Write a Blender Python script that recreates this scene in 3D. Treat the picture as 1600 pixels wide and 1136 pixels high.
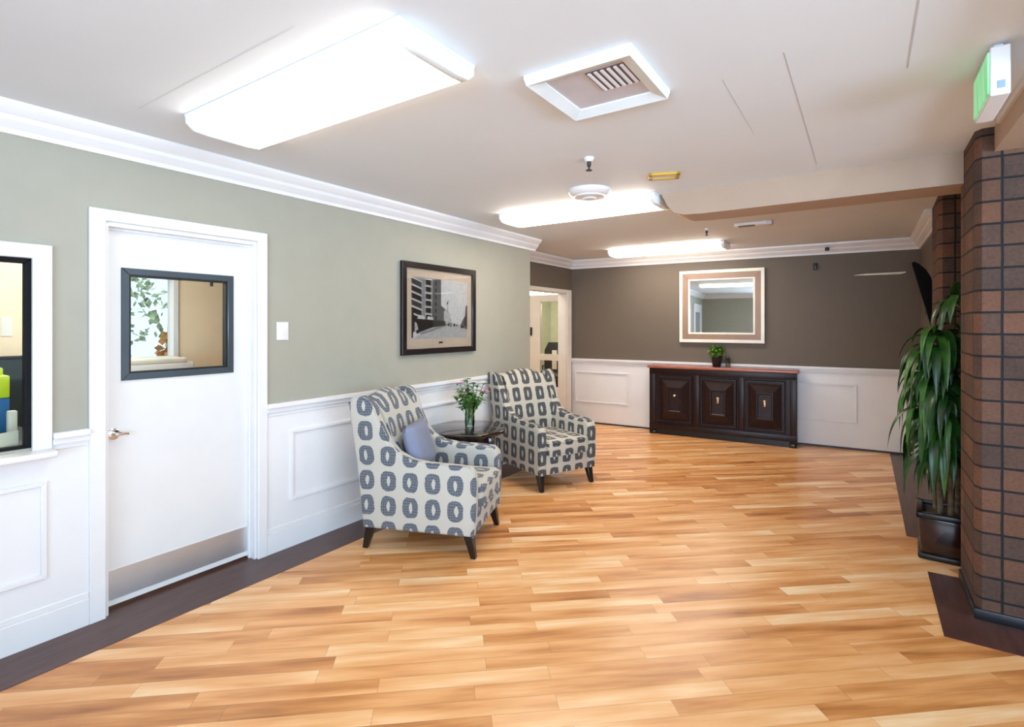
import bpy, bmesh, math, random
from mathutils import Vector, Matrix
S = bpy.context.scene
for o in list(bpy.data.objects): bpy.data.objects.remove(o)
COL = S.collection
PI = math.pi

# ------------------------------------------------------------------ camera, world, light
F_PX, HORIZON = 820.0, 508.0
YAW = math.atan2(550.0, F_PX)
CAMX, CAMH = 3.2342, 1.5
cam = bpy.data.cameras.new('camera'); camo = bpy.data.objects.new('camera', cam); COL.objects.link(camo)
cam.sensor_fit = 'HORIZONTAL'; cam.sensor_width = 36.0
cam.lens = F_PX / 1600.0 * 36.0
cam.shift_y = (HORIZON - 568.0) / 1600.0
cam.clip_start = 0.05
camo.location = (CAMX, 0, CAMH); camo.rotation_euler = (PI / 2, 0, YAW)
S.camera = camo
S.view_settings.view_transform = 'Standard'
S.view_settings.look = 'None'
S.view_settings.exposure = 0.0
S.view_settings.gamma = 1.0
S.view_settings.use_curve_mapping = False

w = bpy.data.worlds.new('sky'); S.world = w; w.use_nodes = True
w.node_tree.nodes['Background'].inputs[0].default_value = (0.72, 0.86, 1.0, 1)
w.node_tree.nodes['Background'].inputs[1].default_value = 1.6


def area(name, loc, target, sx, sy, power, col):
    l = bpy.data.lights.new(name, 'AREA'); l.shape = 'RECTANGLE'; l.size = sx; l.size_y = sy
    l.energy = power; l.color = col
    o = bpy.data.objects.new(name, l); COL.objects.link(o); o.location = loc
    d = Vector(target) - Vector(loc); o.rotation_euler = d.to_track_quat('-Z', 'Y').to_euler()
    return o

# daylight entering by the windows behind and to the right of the camera
a_ = area('daylight_front', (4.0, -3.42, 1.45), (3.2, 0, 3.0), 4.2, 1.7, 200, (0.56, 0.76, 1.0)); a_.data.spread = math.radians(110)
a_ = area('daylight_side', (7.42, 0.2, 1.45), (3.0, 1.2, 3.4), 5.0, 1.7, 170, (0.57, 0.77, 1.0)); a_.data.spread = math.radians(110)
LAMP, LAMP2 = 6.8, 18.0           # radiance of the fluorescent diffusers

# ------------------------------------------------------------------ materials
MATS = {}


def lin(r, g, b):
    f = lambda c: (c / 255.0) / 12.92 if c / 255.0 <= 0.04045 else ((c / 255.0 + 0.055) / 1.055) ** 2.4
    return (f(r), f(g), f(b), 1)


class NT:
    def __init__(s, name):
        s.m = bpy.data.materials.new(name); s.m.use_nodes = True
        s.t = s.m.node_tree; s.N = s.t.nodes; s.L = s.t.links
        s.p = s.N['Principled BSDF']; s.out = s.N['Material Output']

    def n(s, t, **kw):
        x = s.N.new(t)
        for k, v in kw.items(): setattr(x, k, v)
        return x

    def put(s, sock, v):
        if isinstance(v, bpy.types.NodeSocket): s.L.new(v, sock)
        else: sock.default_value = v

    def math(s, op, a, b=None, c=None, clamp=False):
        x = s.n('ShaderNodeMath', operation=op, use_clamp=clamp)
        s.put(x.inputs[0], a)
        if b is not None: s.put(x.inputs[1], b)
        if c is not None: s.put(x.inputs[2], c)
        return x.outputs[0]

    def mix(s, f, a, b, mode='MIX'):
        x = s.n('ShaderNodeMix', data_type='RGBA', blend_type=mode)
        s.put(x.inputs[0], f); s.put(x.inputs[6], a); s.put(x.inputs[7], b)
        return x.outputs[2]

    def noise(s, vec, scale, detail=2, rough=0.5):
        x = s.n('ShaderNodeTexNoise'); x.inputs['Scale'].default_value = scale
        x.inputs['Detail'].default_value = detail; x.inputs['Roughness'].default_value = rough
        if vec is not None: s.L.new(vec, x.inputs['Vector'])
        return x.outputs[0]

    def ramp(s, f, stops):
        x = s.n('ShaderNodeValToRGB'); s.L.new(f, x.inputs[0]); e = x.color_ramp.elements
        e[0].position, e[0].color = stops[0]; e[1].position, e[1].color = stops[1]
        for p, c in stops[2:]:
            q = e.new(p); q.color = c
        return x.outputs[0]

    def obj(s): return s.n('ShaderNodeTexCoord').outputs['Object']

    def uv(s): return s.n('ShaderNodeTexCoord').outputs['UV']

    def bump(s, h, strength=0.3, dist=0.002):
        x = s.n('ShaderNodeBump'); x.inputs['Strength'].default_value = strength
        x.inputs['Distance'].default_value = dist; s.L.new(h, x.inputs['Height'])
        s.L.new(x.outputs[0], s.p.inputs['Normal'])


def mat(name, col, rough=0.5, metal=0.0, var=0.06, scale=6.0, bump=0.0, bscale=200, coat=0, spec=0.5):
    if name in MATS: return MATS[name]
    t = NT(name); c = tuple(col[:3]) + (1,)
    v = t.noise(t.obj(), scale, 3)
    lo = tuple(max(0, x * (1 - var)) for x in c[:3]) + (1,); hi = tuple(min(1, x * (1 + var)) for x in c[:3]) + (1,)
    t.L.new(t.ramp(v, [(0.3, lo), (0.7, hi)]), t.p.inputs['Base Color'])
    t.p.inputs['Roughness'].default_value = rough; t.p.inputs['Metallic'].default_value = metal
    t.p.inputs['Coat Weight'].default_value = coat
    t.p.inputs['Specular IOR Level'].default_value = spec
    if bump: t.bump(t.noise(t.obj(), bscale, 2), bump)
    MATS[name] = t.m
    return t.m


def emit(name, col, strength):
    t = NT(name); t.p.inputs['Base Color'].default_value = (0.9, 0.9, 0.9, 1)
    t.p.inputs['Emission Color'].default_value = tuple(col) + (1,)
    t.p.inputs['Emission Strength'].default_value = strength
    MATS[name] = t.m
    return t.m


def glass(name, tint=(0.95, 0.97, 0.96, 1), refl=0.10):
    t = NT(name); t.N.remove(t.p)
    tr = t.n('ShaderNodeBsdfTransparent'); tr.inputs[0].default_value = tint
    gl = t.n('ShaderNodeBsdfGlossy'); gl.inputs['Roughness'].default_value = 0.02
    fr = t.n('ShaderNodeFresnel'); fr.inputs[0].default_value = 1.45
    mx = t.n('ShaderNodeMixShader'); t.L.new(t.math('MULTIPLY', fr.outputs[0], refl * 10), mx.inputs[0])
    t.L.new(tr.outputs[0], mx.inputs[1]); t.L.new(gl.outputs[0], mx.inputs[2]); t.L.new(mx.outputs[0], t.out.inputs[0])
    MATS[name] = t.m
    return t.m


def floor_material():
    t = NT('maple_planks'); ang = math.radians(-40.5)
    r = t.n('ShaderNodeVectorRotate', rotation_type='Z_AXIS'); t.L.new(t.obj(), r.inputs['Vector']); r.inputs['Angle'].default_value = ang
    sp = t.n('ShaderNodeSeparateXYZ'); t.L.new(r.outputs[0], sp.inputs[0])
    def brick(wd, off, c1, c2, mortar=0.0012):
        b = t.n('ShaderNodeTexBrick'); b.offset = off; b.offset_frequency = 2; b.squash = 1.35; b.squash_frequency = 3
        t.L.new(r.outputs[0], b.inputs['Vector'])
        b.inputs['Scale'].default_value = 1; b.inputs['Brick Width'].default_value = wd
        b.inputs['Row Height'].default_value = 0.088; b.inputs['Mortar Size'].default_value = mortar
        b.inputs['Mortar Smooth'].default_value = 0.1; b.inputs['Bias'].default_value = 0
        b.inputs['Color1'].default_value = c1; b.inputs['Color2'].default_value = c2
        b.inputs['Mortar'].default_value = (0.0, 0.0, 0.0, 1)
        return b
    b = brick(0.72, 0.37, (0.0, 0, 0, 1), (1, 1, 1, 1), 0.0)
    bm_ = brick(0.72, 0.37, (0, 0, 0, 1), (1, 1, 1, 1), 0.0012)
    # streaks: noise stretched along the boards, shifted board by board
    cb = t.n('ShaderNodeCombineXYZ')
    t.L.new(t.math('MULTIPLY', sp.outputs[0], 1.5), cb.inputs[0])
    t.L.new(t.math('MULTIPLY', sp.outputs[1], 11.0), cb.inputs[1])
    t.L.new(t.math('MULTIPLY', b.outputs[0], 23.0), cb.inputs[2])
    n1 = t.noise(cb.outputs[0], 1.0, 3, 0.5)
    cb2 = t.n('ShaderNodeCombineXYZ')
    t.L.new(t.math('MULTIPLY', sp.outputs[0], 6.0), cb2.inputs[0])
    t.L.new(t.math('MULTIPLY', sp.outputs[1], 90.0), cb2.inputs[1])
    n2 = t.noise(cb2.outputs[0], 1.0, 2, 0.6)
    f = t.math('ADD', t.math('MULTIPLY', b.outputs[0], 0.55), t.math('MULTIPLY', t.math('SUBTRACT', n1, 0.5), 1.5))
    f = t.math('ADD', t.math('ADD', f, 0.27), t.math('MULTIPLY', t.math('SUBTRACT', n2, 0.5), 0.22))
    c = t.ramp(f, [(0.0, (0.36, 0.125, 0.030, 1)), (1.0, (0.95, 0.68, 0.40, 1)), (0.25, (0.60, 0.245, 0.070, 1)), (0.5, (0.78, 0.37, 0.135, 1)), (0.72, (0.86, 0.48, 0.21, 1))])
    c = t.mix(t.math('MULTIPLY', bm_.outputs[1], 0.45), c, (0.22, 0.10, 0.04, 1))
    t.L.new(c, t.p.inputs['Base Color'])
    t.L.new(t.math('ADD', t.math('MULTIPLY', n1, 0.10), 0.25), t.p.inputs['Roughness'])
    t.p.inputs['Specular IOR Level'].default_value = 0.5
    t.bump(t.math('SUBTRACT', t.math('MULTIPLY', n2, 0.15), bm_.outputs[1]), 0.15, 0.001)
    MATS['floor'] = t.m
    return t.m


def dark_wood(name, a, b, rough=0.25, ang=0, coat=0.0):
    t = NT(name)
    mp = t.n('ShaderNodeMapping'); t.L.new(t.obj(), mp.inputs[0]); mp.inputs['Scale'].default_value = (14, 2, 14) if not ang else (2, 14, 14)
    n1 = t.noise(mp.outputs[0], 2.2, 5, 0.6)
    t.L.new(t.ramp(n1, [(0.3, tuple(a) + (1,)), (0.7, tuple(b) + (1,))]), t.p.inputs['Base Color'])
    t.p.inputs['Roughness'].default_value = rough; t.p.inputs['Coat Weight'].default_value = coat
    MATS[name] = t.m
    return t.m


def brick_material():
    t = NT('stack_bond_brick')
    g = t.n('ShaderNodeNewGeometry'); ns = t.n('ShaderNodeSeparateXYZ'); t.L.new(g.outputs['Normal'], ns.inputs[0])
    ps = t.n('ShaderNodeSeparateXYZ'); t.L.new(g.outputs['Position'], ps.inputs[0])
    isx = t.math('GREATER_THAN', t.math('ABSOLUTE', ns.outputs[0]), 0.72)
    ux = t.math('SUBTRACT', ps.outputs[0], 3.812); uy = t.math('SUBTRACT', ps.outputs[1], 3.34)
    u = t.math('ADD', t.math('MULTIPLY', uy, isx), t.math('MULTIPLY', ux, t.math('SUBTRACT', 1.0, isx)))
    cb = t.n('ShaderNodeCombineXYZ'); t.L.new(u, cb.inputs[0]); t.L.new(ps.outputs[2], cb.inputs[1])
    nz = t.n('ShaderNodeTexNoise'); nz.inputs['Scale'].default_value = 9; t.L.new(g.outputs['Position'], nz.inputs['Vector'])
    va = t.n('ShaderNodeVectorMath', operation='MULTIPLY_ADD'); t.L.new(nz.outputs['Color'], va.inputs[0]); va.inputs[1].default_value = (0.006, 0.006, 0); t.L.new(cb.outputs[0], va.inputs[2])
    b = t.n('ShaderNodeTexBrick'); b.offset = 0.0; b.squash = 1.0
    t.L.new(va.outputs[0], b.inputs['Vector']); b.inputs['Scale'].default_value = 1
    b.inputs['Brick Width'].default_value = 0.30; b.inputs['Row Height'].default_value = 0.112
    b.inputs['Mortar Size'].default_value = 0.006; b.inputs['Mortar Smooth'].default_value = 0.25
    b.inputs['Color1'].default_value = (0.10, 0.058, 0.042, 1); b.inputs['Color2'].default_value = (0.23, 0.098, 0.052, 1)
    b.inputs['Mortar'].default_value = (0.012, 0.012, 0.013, 1)
    n = t.noise(g.outputs['Position'], 60, 4, 0.7); n3 = t.noise(g.outputs['Position'], 5, 2)
    c = t.mix(0.75, b.outputs[0], t.ramp(n, [(0.25, (0.35, 0.33, 0.33, 1)), (0.75, (1, 1, 1, 1))]), 'MULTIPLY')
    c = t.mix(0.6, c, t.ramp(n3, [(0.3, (0.6, 0.58, 0.6, 1)), (0.7, (1, 1, 1, 1))]), 'MULTIPLY')
    t.L.new(c, t.p.inputs['Base Color']); t.p.inputs['Roughness'].default_value = 0.85
    t.bump(t.math('SUBTRACT', t.math('MULTIPLY', n, 0.35), b.outputs[1]), 0.8, 0.006)
    MATS['brick'] = t.m
    return t.m


def fabric(name, cream, dark, mid, a, bb, p, seed, cw=0.165, ch=0.172):
    """printed upholstery: rows of dark rounded window shapes with a pale slit on a cream ground"""
    t = NT(name)
    nz = t.n('ShaderNodeTexNoise'); nz.inputs['Scale'].default_value = 22; t.L.new(t.uv(), nz.inputs['Vector'])
    va = t.n('ShaderNodeVectorMath', operation='MULTIPLY_ADD'); t.L.new(nz.outputs['Color'], va.inputs[0]); va.inputs[1].default_value = (0.016, 0.016, 0); t.L.new(t.uv(), va.inputs[2])
    sp = t.n('ShaderNodeSeparateXYZ'); t.L.new(va.outputs[0], sp.inputs[0])
    su = t.math('DIVIDE', t.math('ADD', sp.outputs[0], 10.0 + seed), cw); sv = t.math('DIVIDE', t.math('ADD', sp.outputs[1], 10.0), ch)
    u = t.math('SUBTRACT', t.math('FRACT', su), 0.5); v = t.math('SUBTRACT', t.math('FRACT', sv), 0.5)
    def se(a_, b_, p_, du=0.0):
        x = t.math('POWER', t.math('DIVIDE', t.math('ABSOLUTE', t.math('SUBTRACT', u, du)), a_), p_)
        y = t.math('POWER', t.math('DIVIDE', t.math('ABSOLUTE', v), b_), p_)
        return t.math('LESS_THAN', t.math('ADD', x, y), 1.0)
    cell = t.n('ShaderNodeTexWhiteNoise', noise_dimensions='2D'); cc = t.n('ShaderNodeCombineXYZ')
    t.L.new(t.math('FLOOR', su), cc.inputs[0]); t.L.new(t.math('FLOOR', sv), cc.inputs[1]); t.L.new(cc.outputs[0], cell.inputs['Vector'])
    du = t.math('MULTIPLY', t.math('SUBTRACT', cell.outputs[0], 0.5), 0.10)
    outer = se(a, bb, p); inner = se(0.085, 0.21, 1.6, du)
    # window bars
    wv = t.n('ShaderNodeTexWave', wave_type='BANDS', bands_direction='X'); wv.inputs['Scale'].default_value = 26; wv.inputs['Distortion'].default_value = 4; wv.inputs['Detail'].default_value = 2
    t.L.new(t.uv(), wv.inputs['Vector'])
    wh = t.n('ShaderNodeTexWave', wave_type='BANDS', bands_direction='Y'); wh.inputs['Scale'].default_value = 18; wh.inputs['Distortion'].default_value = 5
    t.L.new(t.uv(), wh.inputs['Vector'])
    bars = t.math('MULTIPLY', t.math('ADD', t.math('GREATER_THAN', wv.outputs[1], 0.62), t.math('GREATER_THAN', wh.outputs[1], 0.82)), 0.5, clamp=True)
    dk = t.mix(bars, dark, mid)
    c = t.mix(outer, cream, dk); c = t.mix(t.math('MULTIPLY', inner, outer), c, cream)
    weave = t.noise(t.uv(), 420, 1)
    c = t.mix(0.35, c, t.ramp(weave, [(0.3, (0.7, 0.7, 0.7, 1)), (0.7, (1, 1, 1, 1))]), 'MULTIPLY')
    t.L.new(c, t.p.inputs['Base Color']); t.p.inputs['Roughness'].default_value = 0.85
    t.p.inputs['Sheen Weight'].default_value = 0.15
    t.bump(weave, 0.2, 0.001)
    MATS[name] = t.m
    return t.m


FLOOR = floor_material(); BRICK = brick_material()
M_CEIL = mat('ceiling_paint', (0.75, 0.785, 0.815), 0.7, var=0.02, scale=1.5)
M_SAGE = mat('sage_grey_paint', lin(163, 159, 144), 0.6, var=0.02)
M_TAUPE = mat('taupe_paint', lin(104, 92, 79), 0.6, var=0.02)
M_WHITE = mat('white_enamel', (0.81, 0.79, 0.785), 0.3, var=0.015)
M_DOOR = mat('door_white', (0.775, 0.755, 0.735), 0.35, var=0.015)
M_BEIGE = mat('beige_office_paint', lin(246, 226, 196), 0.6, var=0.03)
M_CREAM = mat('cream_paint', lin(222, 214, 202), 0.5, var=0.03)
M_STRIP = dark_wood('dark_border_boards', (0.060, 0.024, 0.019), (0.105, 0.046, 0.036), 0.34)
M_ESP = dark_wood('espresso_wood', (0.012, 0.005, 0.005), (0.030, 0.012, 0.011), 0.36, coat=0.0)
M_ESP.node_tree.nodes['Principled BSDF'].inputs['Specular IOR Level'].default_value = 0.3
M_TABLE = dark_wood('dark_table_wood', (0.008, 0.005, 0.004), (0.024, 0.015, 0.012), 0.12, coat=0.4)
M_TOP = dark_wood('orange_lit_top', (0.30, 0.095, 0.055), (0.45, 0.16, 0.10), 0.2, ang=1)  # orange light on the sideboard top put into its wood colour
M_BLACK = mat('black_plastic', (0.010, 0.010, 0.011), 0.4)
M_LEG = mat('black_lacquered_wood', (0.008, 0.007, 0.007), 0.3)
M_GUN = mat('dark_grey_metal', (0.085, 0.105, 0.12), 0.35, 0.5)
M_STEEL = mat('brushed_steel', (0.78, 0.81, 0.84), 0.42, 1.0, var=0.05, scale=3)
M_CHROME = mat('chrome', (0.8, 0.8, 0.82), 0.12, 1.0)
M_BRASS = mat('antique_brass', (0.72, 0.50, 0.26), 0.3, 1.0)
M_MIRROR = mat('silvered_glass', (0.86, 0.89, 0.88), 0.01, 1.0, var=0.0)
M_MFRAME = mat('taupe_frame', lin(150, 122, 102), 0.35)
M_SILVER = mat('champagne_frame', lin(236, 230, 218), 0.3)
M_GLASS = glass('window_pane', refl=0.03)
M_PGLASS = glass('picture_glass', (0.98, 0.98, 0.98, 1), 0.06)
M_FIX = mat('fixture_metal', (0.75, 0.77, 0.78), 0.4)
M_GREYV = mat('vent_grey', (0.60, 0.58, 0.62), 0.5)
M_PILLOW = mat('blue_grey_linen', lin(128, 133, 154), 0.9, bump=0.3, bscale=400)
F1 = fabric('printed_fabric_blue_grey', lin(192, 187, 175), lin(74, 80, 90), lin(126, 131, 138), 0.35, 0.40, 2.8, 0.03, 0.155, 0.165)
F2 = fabric('printed_fabric_charcoal', lin(190, 181, 165), lin(40, 43, 46), lin(104, 106, 106), 0.33, 0.41, 5.0, 0.08, 0.145, 0.165)
LIT = emit('lit_diffuser', (1.0, 0.94, 0.86), LAMP)
LIT2 = emit('lit_warm_diffuser', (1.0, 0.90, 0.77), LAMP2)
LITO = emit('lit_office_diffuser', (1.0, 0.95, 0.86), 20.0)

# ------------------------------------------------------------------ mesh helpers


class MB:
    def __init__(s): s.b = bmesh.new(); s.mi = 0

    def _new(s, fn, mi=None):
        before = set(s.b.faces); r = fn(); k = s.mi if mi is None else mi
        for f in s.b.faces:
            if f not in before: f.material_index = k
        return r

    def box(s, a, b, bev=0.0, seg=2, rot=None, mi=None):
        def fn():
            c = [(a[i] + b[i]) / 2 for i in range(3)]; d = [abs(b[i] - a[i]) for i in range(3)]
            r = bmesh.ops.create_cube(s.b, size=1.0); vs = r['verts']
            bmesh.ops.scale(s.b, vec=d, verts=vs)
            if bev:
                es = list({e for v in vs for e in v.link_edges})
                q = bmesh.ops.bevel(s.b, geom=es, offset=bev, segments=seg, profile=0.5, affect='EDGES')
                vs = list({v for v in q['verts']} | {v for v in vs if v.is_valid})
            if rot is not None: bmesh.ops.rotate(s.b, cent=(0, 0, 0), matrix=rot, verts=vs)
            bmesh.ops.translate(s.b, vec=c, verts=vs)
        s._new(fn, mi); return s

    def prism(s, pts, axis, lo, hi, bev=0.0, seg=2, mi=None):
        """2D outline extruded along an axis. axis 'x': pts=(y,z); 'y': (x,z); 'z': (x,y)"""
        def P(p, h):
            return {'x': (h, p[0], p[1]), 'y': (p[0], h, p[1]), 'z': (p[0], p[1], h)}[axis]
        def fn():
            A = [s.b.verts.new(P(p, lo)) for p in pts]; B = [s.b.verts.new(P(p, hi)) for p in pts]
            f1 = s.b.faces.new(A); f2 = s.b.faces.new(B[::-1]); n = len(pts); side = []
            for i in range(n): side.append(s.b.faces.new((A[i], B[i], B[(i + 1) % n], A[(i + 1) % n])))
            bmesh.ops.recalc_face_normals(s.b, faces=[f1, f2] + side)
            if bev:
                es = list(f1.edges) + list(f2.edges)
                bmesh.ops.bevel(s.b, geom=es, offset=bev, segments=seg, profile=0.5, affect='EDGES')
        s._new(fn, mi); return s

    def lathe(s, prof, c=(0, 0, 0), n=24, mi=None, rot=None, cap=True):
        def fn():
            rings = []; vs = []
            for r, z in prof:
                ring = [s.b.verts.new((r * math.cos(2 * PI * i / n), r * math.sin(2 * PI * i / n), z)) for i in range(n)]
                rings.append(ring); vs += ring
            for k in range(len(rings) - 1):
                for i in range(n):
                    s.b.faces.new((rings[k][i], rings[k][(i + 1) % n], rings[k + 1][(i + 1) % n], rings[k + 1][i]))
            if cap:
                s.b.faces.new(rings[0][::-1]); s.b.faces.new(rings[-1])
            if rot is not None: bmesh.ops.rotate(s.b, cent=(0, 0, 0), matrix=rot, verts=vs)
            bmesh.ops.translate(s.b, vec=c, verts=vs)
        s._new(fn, mi); return s

    def tube(s, pts, rad, n=8, mi=None):
        pts = [Vector(p) for p in pts]
        if not hasattr(rad, '__len__'): rad = [rad] * len(pts)
        def fn():
            rings = []
            for i, p in enumerate(pts):
                d = (pts[min(i + 1, len(pts) - 1)] - pts[max(i - 1, 0)]).normalized()
                up = Vector((0, 0, 1)) if abs(d.z) < 0.9 else Vector((1, 0, 0))
                a = d.cross(up).normalized(); b = d.cross(a)
                rings.append([s.b.verts.new(p + rad[i] * (math.cos(2 * PI * k / n) * a + math.sin(2 * PI * k / n) * b)) for k in range(n)])
            for k in range(len(rings) - 1):
                for i in range(n):
                    s.b.faces.new((rings[k][i], rings[k][(i + 1) % n], rings[k + 1][(i + 1) % n], rings[k + 1][i]))
            s.b.faces.new(rings[0][::-1]); s.b.faces.new(rings[-1])
        s._new(fn, mi); return s

    def quad(s, *vs, mi=None):
        s._new(lambda: s.b.faces.new([s.b.verts.new(v) for v in vs]), mi); return s

    def ring(s, axis, o, i, lo, hi, bev=0.0, skip=()):
        a, b, c, d = o; e, f, g, h = i     # outer (u0,v0,u1,v1), inner
        sides = {'b': [(a, b), (c, b), (g, f), (e, f)], 'r': [(c, b), (c, d), (g, h), (g, f)], 't': [(c, d), (a, d), (e, h), (g, h)], 'l': [(a, d), (a, b), (e, f), (e, h)]}
        for k, p in sides.items():
            if k not in skip: s.prism(p, axis, lo, hi, bev, 1)
        return s

    def build(s, name, mats, parent=None, loc=None, rot=None, uvbox=False, smooth=35):
        if not isinstance(mats, (list, tuple)): mats = [mats]
        bmesh.ops.recalc_face_normals(s.b, faces=s.b.faces)
        ang = math.radians(smooth)
        for e in s.b.edges:
            e.smooth = len(e.link_faces) == 2 and e.calc_face_angle(0) < ang
        for f in s.b.faces: f.smooth = True
        if uvbox:
            ul = s.b.loops.layers.uv.new('UVMap')
            for f in s.b.faces:
                nn = f.normal; ax = max(range(3), key=lambda i: abs(nn[i]))
                for l in f.loops:
                    c = l.vert.co
                    l[ul].uv = (c.y, c.z) if ax == 0 else (c.x, c.z) if ax == 1 else (c.y, c.x)
        me = bpy.data.meshes.new(name); s.b.to_mesh(me); s.b.free()
        for m in mats: me.materials.append(m)
        o = bpy.data.objects.new(name, me); COL.objects.link(o)
        if parent: o.parent = parent
        if loc: o.location = loc
        if rot: o.rotation_euler = rot
        return o


def tag(o, label, cat, group=None, kind=None):
    o['label'] = label; o['category'] = cat
    if group: o['group'] = group
    if kind: o['kind'] = kind
    return o


def thing(name, label, cat, loc=(0, 0, 0), rz=0, group=None):
    o = bpy.data.objects.new(name, None); COL.objects.link(o); o.location = loc; o.rotation_euler = (0, 0, rz)
    o.empty_display_size = 0.1
    return tag(o, label, cat, group)


def struct(o): o['kind'] = 'structure'; return o


def sroot(name, loc=(0, 0, 0), rz=0):
    o = bpy.data.objects.new(name, None); COL.objects.link(o); o.location = loc; o.rotation_euler = (0, 0, rz)
    return struct(o)


H = 2.5
BACK_ANG = math.atan2(0.25, 4.33)      # the far wall runs a little askew
BX0, BY0 = -0.56, 7.33


def back_root(name, label=None, cat=None):
    """local frame on the far wall: +x along the wall to the right, -y into the room"""
    if label: return thing(name, label, cat, (BX0, BY0, 0), BACK_ANG)
    return sroot(name, (BX0, BY0, 0), BACK_ANG)


def bloc(u, v, z=0):
    c, s_ = math.cos(BACK_ANG), math.sin(BACK_ANG)
    return (BX0 + u * c - v * s_, BY0 + u * s_ + v * c, z)


# ------------------------------------------------------------------ shell
m = MB().box((-3.4, -3.7, -0.1), (7.7, 11.6, 0)); struct(m.build('floor', FLOOR))
m = MB().box((-3.4, -3.7, H), (7.7, 11.6, H + 0.12)); struct(m.build('ceiling', M_CEIL))

# left wall with door and reception window openings
m = MB()
m.box((-0.12, -3.6, 0), (0, -0.6, H)); m.box((-0.12, -0.6, 0), (0, 0.80, 0.925)); m.box((-0.12, -0.6, 1.815), (0, 0.80, H))
m.box((-0.12, 0.80, 0), (0, 1.07, H)); m.box((-0.12, 1.07, 2.035), (0, 1.885, H)); m.box((-0.12, 1.885, 0), (0, 5.2, H))
struct(m.build('wall_left', M_SAGE))
m = MB(); m.box((-0.56, 5.08, 0), (-0.12, 5.2, H)); struct(m.build('wall_left_return', M_TAUPE))
# recess wall with the corridor doorway
m = MB(); m.box((-0.68, 5.2, 0), (-0.56, 5.95, H)); m.box((-0.68, 5.95, 1.995), (-0.56, 7.16, H)); m.box((-0.68, 7.16, 0), (-0.56, 11.5, H))
struct(m.build('wall_recess', M_TAUPE))
# far wall
r = MB().box((-0.02, 0, 0), (4.9, 0.12, H)); struct(r.build('wall_back', M_TAUPE, loc=(BX0, BY0, 0), rot=(0, 0, BACK_ANG)))
# right side: far wall piece, brick piers, plant niche
m = MB(); m.box((3.77, 5.75, 0), (3.90, 7.59, H)); struct(m.build('wall_right', M_TAUPE))
m = MB(); m.box((4.15, 3.9, 0), (4.27, 5.3, H)); struct(m.build('wall_niche', BRICK))
m = MB(); m.prism([(3.71, 4.06), (3.71, 3.585), (3.733, 3.55), (4.75, 3.55), (4.75, 4.06)], 'z', 0, H); 
col1 = m.build('wall_brick_pier', BRICK); struct(col1)
m = MB(); m.prism([(3.72, 5.75), (3.71, 5.22), (3.735, 5.18), (4.75, 5.18), (4.75, 5.75)], 'z', 0, H); struct(m.build('wall_far_brick_pier', BRICK))
# dark cove base around the near pier
m = MB(); m.box((3.70, 3.54, 0), (4.76, 4.07, 0.055), 0.006); struct(m.build('baseboard_pier', mat('black_cove_base', (0.012, 0.012, 0.016), 0.35)))
m = MB(); m.box((4.75, 3.55, 0), (7.6, 3.7, H)); struct(m.build('wall_side', M_SAGE))
# front (behind camera) and far right walls with window openings
m = MB(); m.box((-0.12, -3.6, 0), (2.0, -3.48, H)); m.box((2.0, -3.6, 0), (6.3, -3.48, 0.55)); m.box((2.0, -3.6, 2.35), (6.3, -3.48, H)); m.box((6.3, -3.6, 0), (7.6, -3.48, H))
struct(m.build('wall_front', M_SAGE))
m = MB(); m.box((7.5, -3.6, 0), (7.62, -2.4, H)); m.box((7.5, 2.8, 0), (7.62, 3.6, H)); m.box((7.5, -2.4, 0), (7.62, 2.8, 0.55)); m.box((7.5, -2.4, 2.35), (7.62, 2.8, H))
struct(m.build('wall_far_right', M_SAGE))
for nm, a, b in (('window_3', (2.0, -3.60, 0.55), (6.3, -3.52, 2.35)), ('window_4', (7.54, -2.4, 0.55), (7.62, 2.8, 2.35))):
    rt = sroot(nm); m = MB(); t_ = 0.06
    if nm == 'window_3':
        for x in (2.0, 3.03, 4.1, 5.17, 6.24): m.box((x, a[1], a[2]), (x + t_, b[1], b[2]))
        m.box((a[0], a[1], a[2]), (b[0], b[1], a[2] + t_)); m.box((a[0], a[1], b[2] - t_), b)
        g = MB().box((2.0, -3.565, 0.6), (6.3, -3.56, 2.3))
    else:
        for y in (-2.4, -1.1, 0.2, 1.5, 2.74): m.box((a[0], y, a[2]), (b[0], y + t_, b[2]))
        m.box((a[0], a[1], a[2]), (b[0], b[1], a[2] + t_)); m.box((a[0], a[1], b[2] - t_), b)
        g = MB().box((7.58, -2.4, 0.6), (7.585, 2.8, 2.3))
    m.build('window_frame', M_WHITE, rt); g.build('window_pane', M_GLASS, rt)

# dark border boards set into the floor
m = MB()
m.box((0.0, -3.4, 0), (0.30, 5.2, 0.002)); m.box((-0.56, 5.2, 0), (-0.28, 7.3, 0.002))
m.prism([(3.485, 4.66), (3.77, 4.66), (3.77, 7.57), (3.485, 7.56)], 'z', 0, 0.002)
m.prism([(3.555, 3.26), (4.8, 3.26), (4.8, 4.06), (3.555, 4.06)], 'z', 0, 0.002)
m.box((-0.125, 1.07, 0), (0.001, 1.885, 0.0022)); m.box((-0.7, 5.95, 0), (-0.56, 7.16, 0.0022))
struct(m.build('trim_1', M_STRIP))

# dropped beam across the room and header over the near pier
m = MB()
pts = [(1.95, H), (2.0, 2.40), (2.05, 2.345), (2.12, 2.322), (2.25, 2.315), (3.80, 2.315), (3.80, H)]
m.prism(pts, 'y', 3.95, 4.25, 0); struct(m.build('ceiling_beam', mat('header_paint', lin(180, 154, 132), 0.6, var=0.02)))
m = MB(); m.box((3.78, 0.6, 2.375), (5.2, 3.555, H)); struct(m.build('ceiling_header', MATS['header_paint']))
m = MB(); m.box((3.765, 0.6, 2.468), (3.79, 3.40, H - 0.001), 0.003); struct(m.build('trim_2', M_WHITE))

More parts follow.
